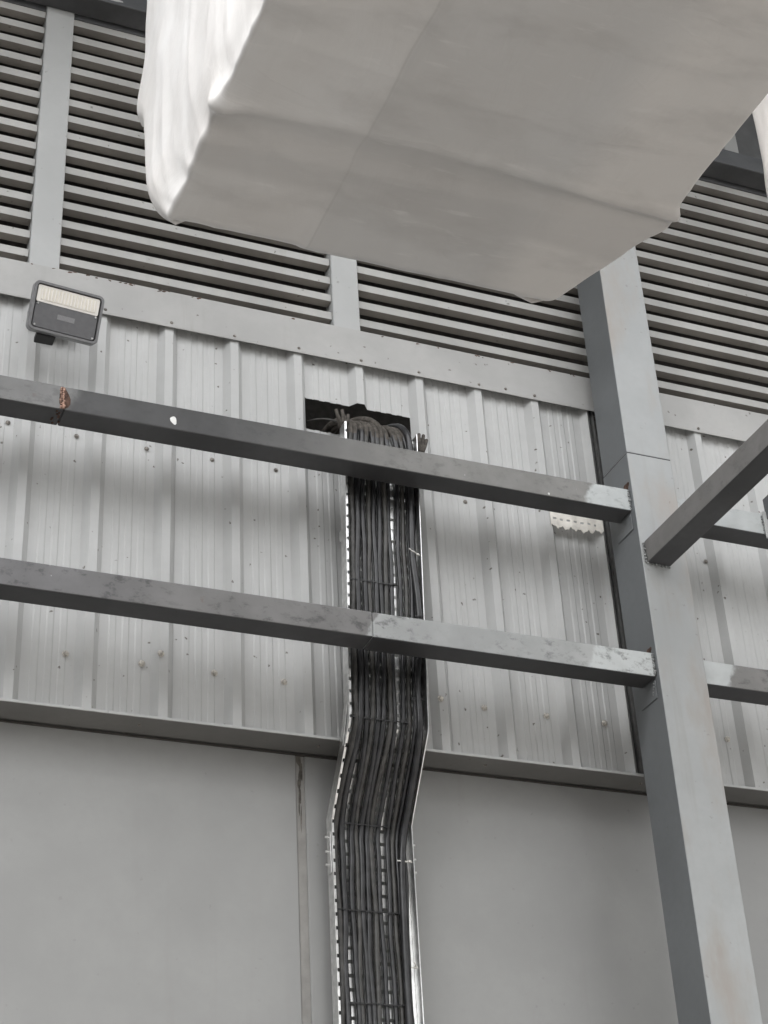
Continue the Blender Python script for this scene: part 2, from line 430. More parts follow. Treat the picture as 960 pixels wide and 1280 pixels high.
for x, zz in ((.822, 3.465), (1.062, 3.458), (1.314, 3.456), (1.556, 3.457), (1.798, 3.46), (2.556, 3.465), (2.366, 3.06), (3.49, 3.40), (3.60, 3.38)):
    o = link('screw', ME_SCREWD, None, wall); o.location = (x, PAN-.003, Z(zz)); o.scale = (1.3, 1.3, 1.3)
for k in range(-7, 8):                                # along the foot of the flashing, on every rib
    x = RIB0 + k*PITCH_X + rnd.uniform(-.006, .006)
    if 3.1 < x < 3.32: continue
    o = link('screw', ME_SCREWD, None, wall); o.location = (x, -.0115, FZ0+.018+rnd.uniform(-.003, .003))
for k in range(0, 6):                                 # soffit rivets
    o = link('screw', ME_SCREWD, None, wall); o.location = (.70+.62*k, .06, ZB-.004); o.rotation_euler = (R_(90), 0, 0)
o = link('screw', ME_SCREWD, None, wall); o.location = (2.76, -.0115, FZ0+.022)

# mullions between louver bays
LZ0, LZ1 = FZ1+.001, Z(5.4875)
for x0 in (-2.72, -1.53, -.34, .85, 2.04, 3.23, 4.42, 5.61):
    box('mullion', (x0, -.001, LZ0-.02), (x0+.112, .075, LZ1+.12), M_MULL, wall, .003, 1)
# sheet and post above the eave tube
box('upper_sheet', (XL, .02, LZ1+.002), (XR, .06, LZ1+.55), M_UPPER, wall)
box('upper_post', (4.045, -.05, Z(5.60)), (4.125, .019, Z(6.04)), M_MULL, wall, .003, 1)
box('upper_post', (3.86, -.03, Z(5.60)), (4.0, .019, Z(6.04)), M_FLASH, wall, .003, 1)

# ================================================================== louvers (slats are parts)
NS = 15; SP = (LZ1-LZ0)/NS
bays = ((XL, -.342, 'grey louver bay beyond the left end of the picture'),
        (-.226, .848, 'narrow strip of grey louver left of the leftmost mullion'),
        (.964, 2.038, 'grey horizontal louver between the two visible mullions behind the wrapped unit'),
        (2.154, 3.228, 'grey horizontal louver just left of the steel column'),
        (3.344, 4.418, 'grey horizontal louver right of the steel column'),
        (4.534, XR, 'grey louver bay beyond the right end of the picture'))
for (x0, x1, lab) in bays[1:5]:
    lv = empty('louver', ((x0+x1)/2, .03, LZ0)); tag(lv, lab, 'louver', 'louver bays above the flashing')
    prof = [(.014, .001), (.0135, .0345), (.018, .0385), (.053, .058), (.053, .000)]
    n = len(prof)
    vs = [(sx*(x1-x0)/2, y-.03, z) for sx in (-1, 1) for (y, z) in prof]
    fs = [(i, (i+1) % n, n+(i+1) % n, n+i) for i in range(n)] + [tuple(reversed(range(n))), tuple(range(n, 2*n))]
    me = mesh('slat', vs, fs); me.materials.append(M_LOUV); me.materials.append(M_LOUV_DIRT_SHADE)
    for p in me.polygons:                              # underside and back: brown dirt, with shade painted into the tone
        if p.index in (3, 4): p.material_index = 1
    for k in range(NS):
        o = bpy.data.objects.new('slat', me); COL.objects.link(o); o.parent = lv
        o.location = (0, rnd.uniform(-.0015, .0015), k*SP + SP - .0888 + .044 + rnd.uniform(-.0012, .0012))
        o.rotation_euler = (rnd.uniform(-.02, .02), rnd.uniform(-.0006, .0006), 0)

rd = random.Random(21)
for k in range(34):                                   # nest straw and rust crumbs caught on top of the flashing
    x = rd.choice((rd.uniform(.7, 2.0), rd.uniform(.98, 1.5), rd.uniform(2.2, 3.1)))
    blob('debris', (x, -.0125, FZ1-rd.uniform(.004, .012)), rd.uniform(.003, .010), rd.uniform(.0015, .004), M_RUSTP, wall, rd.uniform(-.5, .5))

# ================================================================== steel frame
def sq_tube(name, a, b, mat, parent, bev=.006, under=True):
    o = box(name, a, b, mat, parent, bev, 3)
    if under and b[2]-a[2] < .3:                      # undersides get dark primer that also paints in their shade
        o.data.materials.append(M_PRIMER_SHADE)
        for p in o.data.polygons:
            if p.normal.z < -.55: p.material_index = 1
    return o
CX0, CX1, CY0, CY1 = 3.111, 3.306, -.272, -.078
col = empty('steel_column', ((CX0+CX1)/2, (CY0+CY1)/2, 0))
tag(col, 'pale blue-grey square steel column with stained front face', 'column')
SPL = Z(3.615)
sq_tube('lower_post', (CX0, CY0, 0), (CX1, CY1, SPL-.0015), M_COLUMN, col)
sq_tube('upper_post', (CX0+.0015, CY0+.0015, SPL+.0015), (CX1-.001, CY1-.001, Z(6.04)), M_COLUMN, col)
for o in col.children:                                # left flank gets a darker tone, its shade painted in
    o.data.materials.append(M_COLSIDE_SHADE)
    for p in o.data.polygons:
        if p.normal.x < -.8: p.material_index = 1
box('splice_weld', (CX0+.003, CY0+.003, SPL-.01), (CX1-.003, CY1-.003, SPL+.01), M_PRIMER_SHADE, col)
# cleat plates on the left face under the girts
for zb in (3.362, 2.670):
    box('cleat_plate', (CX0-.0045, CY0+.030, Z(zb-.075)), (CX0-.0005, CY1-.05, Z(zb-.004)), M_COLSIDE_SHADE, col, .0015, 1)

for (zz, yy, a_, b_) in ((3.478, -.235, .020, .018), (2.786, -.228, .016, .014), (2.785, -.195, .012, .008)):
    vs = [(CX0-.0009, yy, Z(zz))]
    for k in range(14):
        an = 2*math.pi*k/14; rr = 1+.22*math.sin(3*an+zz*9)
        vs.append((CX0-.0004, yy+a_*rr*math.cos(an), Z(zz)+b_*rr*math.sin(an)))
    link('rust_stain', mesh('rust_stain', vs, [(0, 1+k, 1+(k+1) % 14) for k in range(14)]), M_RUSTP, col)
def weld(name, pts, r, mat, parent, seed=0, n=9):
    """string of overlapping weld lumps"""
    rn = random.Random(seed); bm = bmesh.new()
    P = [Vector(p) for p in pts]
    for s in range(len(P)-1):
        for i in range(n):
            c = P[s].lerp(P[s+1], (i+.5)/n) + Vector([rn.uniform(-.3, .3)*r for _ in range(3)])
            ret = bmesh.ops.create_icosphere(bm, subdivisions=1, radius=r*rn.uniform(.75, 1.25), matrix=Matrix.Translation(c))
    return bm_obj(name, bm, mat, parent, True)
GY0, GY1 = -.25, -.15
def girt(name, x0, x1, zb, mat, lab, splits=()):
    t = empty(name, ((x0+x1)/2, (GY0+GY1)/2, Z(zb)))
    tag(t, lab, 'beam', 'horizontal square tubes of the frame')
    xs = [x0] + list(splits) + [x1]
    for i in range(len(xs)-1):
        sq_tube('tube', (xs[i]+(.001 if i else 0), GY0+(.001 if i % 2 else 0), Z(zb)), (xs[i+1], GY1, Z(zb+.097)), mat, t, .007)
    return t
g1 = girt('girt_beam', XL, CX0-.001, 3.3635, M_GIRT_U, 'upper dark square tube left of the column, with a rusty weld near its left end', (.956,))
weld('rusty_joint', [(.956, GY0-.001, Z(3.366)), (.952, GY0-.001, Z(3.455))], .006, M_RUST, g1, 1, 11)
weld('rusty_joint', [(.946, GY0-.0005, Z(3.366)), (.944, GY0-.0005, Z(3.455))], .004, M_RUST, g1, 5, 11)
weld('end_weld', [(CX0-.004, GY0, Z(3.37)), (CX0-.004, GY0, Z(3.455))], .006, M_WELD, g1, 2, 8)
blob('rust_stain', (.957, GY0-.0003, Z(3.408)), .019, .043, M_RUSTP, g1, .08)
bm_ = bmesh.new()
rr_ = random.Random(3)
for k in range(9):
    bmesh.ops.create_icosphere(bm_, subdivisions=1, radius=.005, matrix=Matrix.Translation((.945+rr_.uniform(-.016, .016), GY0+.012+k*.009, Z(3.3635))))
bm_obj('rusty_joint', bm_, M_RUSTP, g1, True)
blob('paint_spot', (1.333, GY0-.0005, Z(3.400)), .011, .017, M_WHITE, g1, .25)
blob('paint_spot', (2.762, GY0-.0005, Z(3.374)), .004, .005, M_WHITE, g1)
g2 = girt('girt_beam', XL, CX0-.001, 2.6725, M_GIRT_L, 'lower square tube left of the column, dark and scuffed left, repainted pale right', (2.03,))
weld('end_weld', [(CX0-.004, GY0, Z(2.68)), (CX0-.004, GY0, Z(2.765))], .006, M_WELD, g2, 3, 8)
weld('end_weld', [(CX0-.006, GY0+.012, Z(2.655)), (CX0-.006, GY0+.03, Z(2.61))], .004, M_WELD, g2, 7, 5)
g3 = girt('girt_beam', CX1+.001, XR, 3.3635, M_GIRT_R2, 'pale upper square tube right of the column, half behind the diagonal-looking tube')
weld('end_weld', [(CX1+.004, GY0, Z(3.37)), (CX1+.004, GY0, Z(3.455))], .006, M_WELD, g3, 4, 8)
g4 = girt('girt_beam', CX1+.001, XR, 2.6725, M_GIRT_R, 'lower square tube right of the column with a pale blue patch at its end')
weld('end_weld', [(CX1+.004, GY0, Z(2.68)), (CX1+.004, GY0, Z(2.765))], .005, M_WELD, g4, 6, 8)
# tube standing out from the column towards the yard
br = empty('outrigger_tube', (3.177, CY0, Z(3.13)))
tag(br, 'brown-grey square tube jutting from the front of the column towards the viewer', 'beam')
sq_tube('tube', (3.127, -4.6, Z(3.128)), (3.226, CY0-.001, Z(3.222)), M_BRACE, br, .007)
weld('end_weld', [(3.124, CY0-.004, Z(3.218)), (3.124, CY0-.004, Z(3.128)), (3.228, CY0-.004, Z(3.124))], .0055, M_WELD, br, 8, 7)
# second outrigger fixed to the right-hand upper girt
b2 = empty('outrigger_tube', (3.76, GY0, Z(3.40)))
tag(b2, 'end plate and dark short tube cut off by the right picture edge', 'beam')
sq_tube('tube', (3.712, -1.9, Z(3.43)), (3.81, GY0-.002, Z(3.525)), M_EAVE, b2, .006)
box('end_plate', (3.697, GY0-.010, Z(3.345)), (3.82, GY0-.0015, Z(3.465)), M_MULL, b2, .0015, 1)
weld('end_weld', [(3.694, GY0-.004, Z(3.36)), (3.694, GY0-.004, Z(3.45))], .004, M_WELD, b2, 9, 7)
# eave tube over the louvers
ev = empty('eave_beam', (1.5, -.055, LZ1)); tag(ev, 'dark square tube running along the top of the louvers', 'beam')
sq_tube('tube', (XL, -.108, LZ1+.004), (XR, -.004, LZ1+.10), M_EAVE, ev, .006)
blob('paint_spot', (1.05, -.1085, Z(5.517)), .085, .012, M_CLAD, ev)

# ================================================================== perforated cable tray
TX0, TX1 = 1.993, 2.280
FL = .050                                             # flange height
path = [(-.140, 3.612), (-.100, 2.43), (.048, 2.145), (.050, -1.58)]      # (y of flange rims, height above eye)
def tray_pt(s):
    """point on rim path by height"""
    for (ya, za), (yb, zb) in zip(path, path[1:]):
        if za >= s >= zb: return ya + (yb-ya)*(za-s)/(za-zb)
    return path[-1][0]
def xs(s):
    """the run is not quite plumb: sideways drift with height"""
    pts = ((4.0, .016), (3.6, .016), (2.45, .0), (2.145, -.019), (-1.6, -.024))
    for (a_, x_), (b_, w_) in zip(pts, pts[1:]):
        if a_ >= s >= b_: return x_ + (w_-x_)*(a_-s)/(a_-b_)
    return pts[-1][1]
def tray_n(s):
    if s > 2.43: d = Vector((0, .04, -1.182))
    elif s > 2.145: d = Vector((0, .148, -.285))
    else: d = Vector((0, 0, -1))
    d.normalize(); return Vector((0, -d.z, d.y))       # pointing into the wall side (+y)
tray = empty('cable_tray', ((TX0+TX1)/2, .08, 0)); tag(tray, 'galvanised perforated cable tray dog-legging down the wall', 'cable tray')
zs = []
s = path[0][1]
while s > -1.58:
    zs.append((s, False)); zs.append((s-.033, True)); s -= .045
zs.append((-1.58, False))
brk = [TX0+.0015]
for k in range(8):
    c = TX0 + .0307 + .0325*k
    brk += [c-.0110, c+.0110]
brk.append(TX1-.0015)
vs, fs = [], []
for (s, _) in zs:
    n_ = tray_n(s); y = tray_pt(s)
    for x in brk: vs.append((x+xs(s), y + n_.y*FL, Z(s) + n_.z*FL))
nb = len(brk)
for j in range(len(zs)-1):
    for i in range(nb-1):
        if zs[j][1] and i % 2 == 1 and zs[j][0] < 3.59: continue
        fs.append((j*nb+i, j*nb+i+1, (j+1)*nb+i+1, (j+1)*nb+i))
link('tray_base', mesh('tray_base', vs, fs), M_ZINC, tray)
def flange(x, inward):
    bm = bmesh.new(); rows = []
    for (y, z) in path:
        # mitred normals at the bends
        ns = tray_n(z+.01) + tray_n(z-.01); ns.normalize()
        a_ = Vector((x+xs(z), y, Z(z))); b_ = a_ + ns*FL
        rows.append([bm.verts.new(a_), bm.verts.new(b_)])
    for r0, r1 in zip(rows, rows[1:]):
        bm.faces.new((r0[0], r0[1], r1[1], r1[0]))
    rw = .0065 if inward > 0 else .003
    for j in range(len(zs)-1):                        # punched rim turned inwards
        if zs[j][1] and inward > 0: continue
        s0, s1 = zs[j][0], zs[j+1][0]
        q_ = [bm.verts.new((x + xs(s_) + inward*t_, tray_pt(s_), Z(s_))) for (t_, s_) in ((.0, s0), (rw, s0), (rw, s1), (.0, s1))]
        bm.faces.new(q_)
    o = bm_obj('side_flange', bm, M_ZINC, tray)
    md = o.modifiers.new('thick', 'SOLIDIFY'); md.thickness = .0016; md.offset = 0
    return o
flange(TX0, 1); flange(TX1, -1)
for sgn, x in ((-1, TX0), (1, TX1)):                   # joint plates and bolts at both bends
    for (s0, s1) in ((2.50, 2.36), (2.10, 1.96)):
        y0, y1 = tray_pt(s0), tray_pt(s1)
        xa = x + sgn*.0026 + xs(s0); xb_ = x + sgn*.0026 + xs(s1)
        vs = [(xa, y0+.010, Z(s0)), (xa, y0+.040, Z(s0)), (xb_, y1+.040, Z(s1)), (xb_, y1+.010, Z(s1))]
        vs += [(v[0]+sgn*.002, v[1], v[2]) for v in vs]
        link('joint_plate', mesh('joint_plate', vs, [(0, 1, 2, 3), (7, 6, 5, 4), (0, 4, 5, 1), (1, 5, 6, 2), (2, 6, 7, 3), (3, 7, 4, 0)]), M_ZINC, tray)
    for zz in (2.085, 2.035, 1.99):
        y = tray_pt(zz)+.024
        link('bolt', tube_mesh('bolt', [(x+xs(zz)+sgn*.002, y, Z(zz)), (x+xs(zz)+sgn*.017, y, Z(zz))], .0042, 6), M_ZINC, tray)
# wall brackets holding the tray off the wall
for zz in (3.2, 2.75):
    box('bracket', (TX0+.03, tray_pt(zz)+FL+.002, Z(zz)-.02), (TX1-.03, -.001, Z(zz)+.02), M_ZINC, tray, .002, 1)
for zz in (1.75, .6, -.8):
    box('bracket', (TX0+.02, tray_pt(zz)+FL+.002, Z(zz)-.02), (TX1-.02, SD-.001, Z(zz)+.02), M_ZINC, tray, .002, 1)

# ------------------------------------------------------------------ cables
rc = random.Random(11)
W_ = TX1-TX0
lower = [.085, .155, .275, .335, .40, .46, .53, .615, .725, .795, .86, .92]
upper = [.115, .185, .275, .345, .42, .49, .56, .625, .745, .82, .895, .955]
ords = ['leftmost', 'second from left', 'third from left', 'fourth from left', 'fifth from left', 'sixth from left', 'seventh from left',
        'eighth from left', 'fourth from right', 'third from right', 'second from right', 'rightmost']
def base_at(x, s, off):
    n_ = tray_n(s)
    # smooth the bend so that cables round it
    if abs(s-2.43) < .09: w = (s-2.34)/.18; n_ = (tray_n(2.5)*w + tray_n(2.3)*(1-w)).normalized()
    if abs(s-2.145) < .09: w = (s-2.055)/.18; n_ = (tray_n(2.3)*w + tray_n(2.0)*(1-w)).normalized()
    return Vector((x+xs(s), tray_pt(s) + n_.y*(FL-off), Z(s) + n_.z*(FL-off)))
def cable_mesh(ctrl, r):
    pts = spline(ctrl, .022)
    rr = [r + (.0122-r)*min(1, max(0, (p.z-Z(3.54))/.05)) for p in pts]     # bare of ties, the sheaths lie plump over the rim
    return tube_mesh('power_cable', pts, rr, 8)
for i in range(12):
    r = rc.choice((.0088, .0098, .0108, .0114, .0118))
    ctrl = []
    # out of the dark opening, over the tray's top rim, down the tray
    xt = TX0 + W_*(upper[i]*.92+.03)
    lift = rc.uniform(-.010, .002) + (.035 if i == 6 else 0)
    xs_ = xt - (.10 if i == 6 else rc.uniform(.030, .045))
    xt += .016; xs_ += .016
    ctrl += [(xs_-.01, .42, Z(3.60)), (xs_, .20, Z(3.675+lift)), (xs_+.25*(xt-xs_), .06, Z(3.708+lift)), (xt-.3*(xt-xs_), -.035, Z(3.690+lift*.8)), (xt, -.092, Z(3.635+lift*.3))]
    s = 3.56; ph = rc.uniform(0, 6.28); ph2 = rc.uniform(0, 6.28)
    while s > -1.55:
        w = min(1, max(0, (2.62-s)/.6)); w = w*w*(3-2*w)
        fr = upper[i]*(1-w) + lower[i]*w
        amp = .0024 if s > 2.5 else .0036
        x = TX0 + W_*fr + amp*math.sin(s*9.0+ph) + .0015*math.sin(s*23+ph2)
        off = r + .002 + max(0, .0035*math.sin(s*7+ph2)) + (.006 if 2.2 < s < 2.4 else 0)
        ctrl.append(base_at(x, s, off)); s -= .085
    o = link('power_cable', cable_mesh(ctrl, r), M_CABLE if i % 3 else M_CABLE2, None, True)
    o.data.materials.append(M_CABLED)
    for p in o.data.polygons:                         # brown dust lies on the loops over the rim
        if p.center.z > Z(3.60): p.material_index = 1
    tag(o, 'black power cable, %s of the row lying in the perforated tray' % ords[i], 'cable', 'black cables in the tray')
# a loose thicker cable on top of the row at the right
ctrl = [(2.17, .40, Z(3.62)), (2.20, .16, Z(3.70)), (2.235, .0, Z(3.715)), (2.262, -.11, Z(3.64))]
for s, fr, off in ((3.5, .93, .030), (3.3, .90, .032), (3.1, .90, .030), (2.95, .945, .032), (2.8, .96, .032), (2.62, .90, .034), (2.45, .905, .036), (2.33, .93, .04),
                   (2.2, .925, .042), (2.1, .90, .036), (2.0, .87, .033), (1.85, .86, .032), (1.6, .85, .032), (1.3, .86, .032), (.8, .85, .032), (0, .86, .032), (-1.5, .85, .032)):
    ctrl.append(base_at(TX0+W_*fr, s, off))
o = link('power_cable', tube_mesh('power_cable', spline(ctrl, .022), .0125, 8), M_CABLE, None, True)
tag(o, 'thicker loose black cable on top of the row, right side of the tray', 'cable', 'black cables in the tray')
# stray wire at the left end of the opening
o = link('stray_wire', tube_mesh('stray_wire', spline([(1.90, .12, Z(3.715)), (1.94, .05, Z(3.722)), (1.985, .005, Z(3.712)), (2.02, -.03, Z(3.685)), (2.03, -.085, Z(3.62))], .01), .004, 6), M_CABLE2, None, True)
tag(o, 'thin dark wire arching out of the left end of the dark opening', 'cable')

# ------------------------------------------------------------------ cable ties
def tie(s, f0, f1, off, mat, lab, tilt=0.0, head=True, tail=None):
    x0, x1 = TX0+W_*f0, TX0+W_*f1
    n_ = 8; vs, fs = [], []
    for k in range(n_+1):
        x = x0+(x1-x0)*k/n_; sag = .0015*math.sin(k*2.2)
        for (dz, do) in ((-.0024, 0), (.0024, 0), (.0024, -.0016), (-.0024, -.0016)):
            p = base_at(x, s+tilt*(k/n_-.5), off+sag+do); p.z += dz
            vs.append(p)
    for k in range(n_):
        for j in range(4):
            fs.append((k*4+j, k*4+(j+1) % 4, (k+1)*4+(j+1) % 4, (k+1)*4+j))
    fs += [(3, 2, 1, 0), tuple(range(n_*4, n_*4+4))]
    t = empty('cable_tie', base_at((x0+x1)/2, s, off)); tag(t, lab, 'cable tie', 'cable ties across the tray')
    link('strap', mesh('strap', vs, fs), mat, t)
    if head:
        c = base_at(x1-.012, s+tilt*.45, off+.002)
        box('tie_head', c-Vector((.005, .004, .004)), c+Vector((.005, .003, .004)), mat, t, .001, 1)
    if tail:
        c = base_at(x1-.012, s+tilt*.45, off+.004)
        link('tie_tail', tube_mesh('tie_tail', [c, c+Vector(tail)*.5+Vector((0, -.008, 0)), c+Vector(tail)], .0022, 5), mat, t)
tie(2.98, .06, .70, .0245, M_TIE, 'thin black tie crossing the cables midway between the two dark square tubes')
tie(2.455, .02, .78, .0255, M_TIE, 'black tie across the cables just above the bend of the tray')
tie(2.545, .80, .97, .041, M_TIE, 'short black tie round the loose cable at the right above the bend')
tie(2.135, .18, .72, .030, M_TIE, 'black tie across the cables at the foot of the bend')
tie(1.845, .05, .82, .0255, M_TIE, 'black tie crossing the cables on the straight run below the bend')
tie(1.545, .12, .85, .0255, M_TIE, 'lowest visible black tie crossing the cables near the bottom of the picture')
tie(2.02, .80, .99, .043, M_TIEW, 'white plastic tie round the right-hand cables just below the bend')
tie(1.665, .90, .99, .042, M_TIEW, 'white plastic tie at the right flange near the bottom of the picture', tail=(-.012, -.01, .012))
tie(3.115, .84, .99, .043, M_TIEW, 'pale tie slanting over the right-hand cables under the upper square tube', tilt=-.02)
tie(2.86, .88, .995, .043, M_TIE, 'small black tie at the right flange above the lower square tube')

# frayed stiff ends standing at both sides of the tray top
def fan(loc, n, spread, hgt, lab, lean):
    t = empty('cut_cable_ends', loc); tag(t, lab, 'cable ends', 'fans of cut cable ends by the opening')
    for k in range(n):
        u = k/(n-1)-.5
        h = hgt*rc.uniform(.72, 1.05)
        p0 = Vector(loc)+Vector((u*.018, rc.uniform(-.006, .006), 0))
        p2 = Vector(loc)+Vector((u*spread+lean, rc.uniform(-.02, .0), h))
        link('strand', tube_mesh('strand', [p0, p0.lerp(p2, .5)+Vector((0, -.006, 0)), p2], [.0075, .0075, .0065], 6), M_CABLED, t, True)
fan((2.016, -.098, Z(3.612)), 5, .05, .07, 'dark fan of cut cable ends at the left top of the tray', -.004)
fan((2.318, -.098, Z(3.55)), 5, .045, .095, 'dark fan of cut cable ends at the right top of the tray', .012)

# ================================================================== cream perforated strip below the upper girt
def strip():
    t = empty('perforated_strip', (3.0, -.004, Z(3.43)))
    tag(t, 'torn cream perforated strip with a scalloped edge under the upper tube', 'strip')
    x0, x1 = 2.899, 3.128
    n = 46; bm = bmesh.new(); rows = []
    for i in range(n+1):
        u = i/n; x = x0+(x1-x0)*u
        zb = 3.402 + .0065*math.sin(u*38) + (.004*math.sin(u*91)) + (.012*u if u > .8 else 0)
        y = -.006 - .002*math.sin(u*20)
        rows.append([bm.verts.new((x, y, Z(z))) for z in (zb, 3.434, 3.443, 3.48)])
    for i in range(n):
        for k in range(3):
            if k == 1 and i % 6 in (2, 3, 4) and i < 40: continue
            bm.faces.new((rows[i][k], rows[i+1][k], rows[i+1][k+1], rows[i][k+1]))
    o = bm_obj('strip_sheet', bm, M_CREAM, t)
    md = o.modifiers.new('thick', 'SOLIDIFY'); md.thickness = .0018
strip()

# ================================================================== floodlight
def floodlight():
    C = Vector((.956, -.200, Z(3.808)))
    Mx = Matrix.Translation(C) @ Matrix.Rotation(.096, 4, 'Z') @ Matrix.Rotation(.41, 4, 'X')
    t = empty('floodlight', C); tag(t, 'grey LED floodlight tilted down from the flashing at the left', 'floodlight')
    def rrect(w, h, r, n=5):
        pts = []
        for (cx, cz, a0) in ((w/2-r, h/2-r, 0), (-w/2+r, h/2-r, 90), (-w/2+r, -h/2+r, 180), (w/2-r, -h/2+r, 270)):
            for k in range(n+1):
                an = R_(a0+90*k/n); pts.append((cx+r*math.cos(an), cz+r*math.sin(an)))
        return pts
    def slab(name, w, h, r, y0, y1, mat, cz=0.0, taper=1.0, parent=t, cx=0.0):
        p = rrect(w, h, r); n = len(p)
        vs = [Mx @ Vector((cx+x, y0, cz+z)) for x, z in p] + [Mx @ Vector((cx+x*taper, y1, cz+z*taper)) for x, z in p]
        fs = [tuple(range(n)), tuple(reversed(range(n, 2*n)))] + [(k, n+k, n+(k+1) % n, (k+1) % n) for k in range(n)]
        return link(name, mesh(name, vs, fs), mat, parent)
    def ring(name, w, h, r, wi, hi, r2, y0, y1, mat):
        po, pi = rrect(w, h, r), rrect(wi, hi, r2); n = len(po)
        vs = []
        for (pp, y) in ((po, y1), (po, y0+.004), ([(x*.985, z*.98) for x, z in po], y0), (pi, y0), (pi, y1)):
            vs += [Mx @ Vector((x, y, z)) for x, z in pp]
        fs = []
        for j in range(4):
            for k in range(n): fs.append((j*n+k, j*n+(k+1) % n, (j+1)*n+(k+1) % n, (j+1)*n+k))
        return link(name, mesh(name, vs, fs), mat, t)
    ring('housing_rim', .252, .178, .020, .232, .158, .012, -.010, .022, M_LAMPH)
    slab('housing', .248, .174, .018, .010, .040, M_LAMPH, 0, .82)
    slab('gasket', .2325, .1585, .012, .0005, .012, M_GASK)
    cover = slab('cover_plate', .222, .088, .008, -.0055, .002, M_LAMPP, -.031)
    slab('lens_frame', .222, .060, .006, -.004, .002, M_LEDC, .045)
    lens = slab('led_board', .200, .046, .003, -.0048, -.0025, M_LED, .046)
    for k in range(17):
        x = -.094 + .188*k/16
        a = Mx @ Vector((x, -.0058, .046-.021)); b = Mx @ Vector((x, -.0058, .046+.021))
        link('led_row', tube_mesh('led_row', [a, b], .0026, 5), M_LEDC, lens)
    slab('name_plate', .062, .018, .002, -.0062, -.005, M_PLATE, -.024, 1, cover, .002)
    for (x, z) in ((-.104, .008), (.104, .008), (-.104, -.069), (.104, -.069)):
        a = Mx @ Vector((x, -.0045, z)); b = Mx @ Vector((x, -.009, z))
        link('cover_screw', tube_mesh('cover_screw', [a, b], .0036, 8), M_ZINC, cover)
    # stirrup bracket back to the flashing, driver box and cable gland
    for sx in (-.075, .055):
        a = Mx @ Vector((sx, .038, -.01)); b = Vector((a.x, -.006, a.z+.10))
        bm2 = box_bm((-.012, -.003, 0), (.012, .003, (b-a).length), .001, 1)
        q = (b-a).to_track_quat('Z', 'Y')
        for v in bm2.verts: v.co = a + q @ v.co
        bm_obj('bracket_arm', bm2, M_LAMPH, t)
    box('mounting_plate', C+Vector((-.10, .184, .05)), C+Vector((.08, .1945, .125)), M_LAMPH, t, .002, 1)
    a = Mx @ Vector((-.05, .03, -.085)); 
    link('cable_gland', tube_mesh('cable_gland', [a+Vector((.012, -.006, .004)), a+Vector((.012, -.004, -.010)), a+Vector((.012, .0, -.014))], [.009, .009, .005], 8), M_GASK, t)
    a2 = Mx @ Vector((-.062, .020, -.086))
    box('driver_box', a2+Vector((-.022, .0, -.010)), a2+Vector((.045, .05, .012)), M_GASK, t, .004, 2)
floodlight()

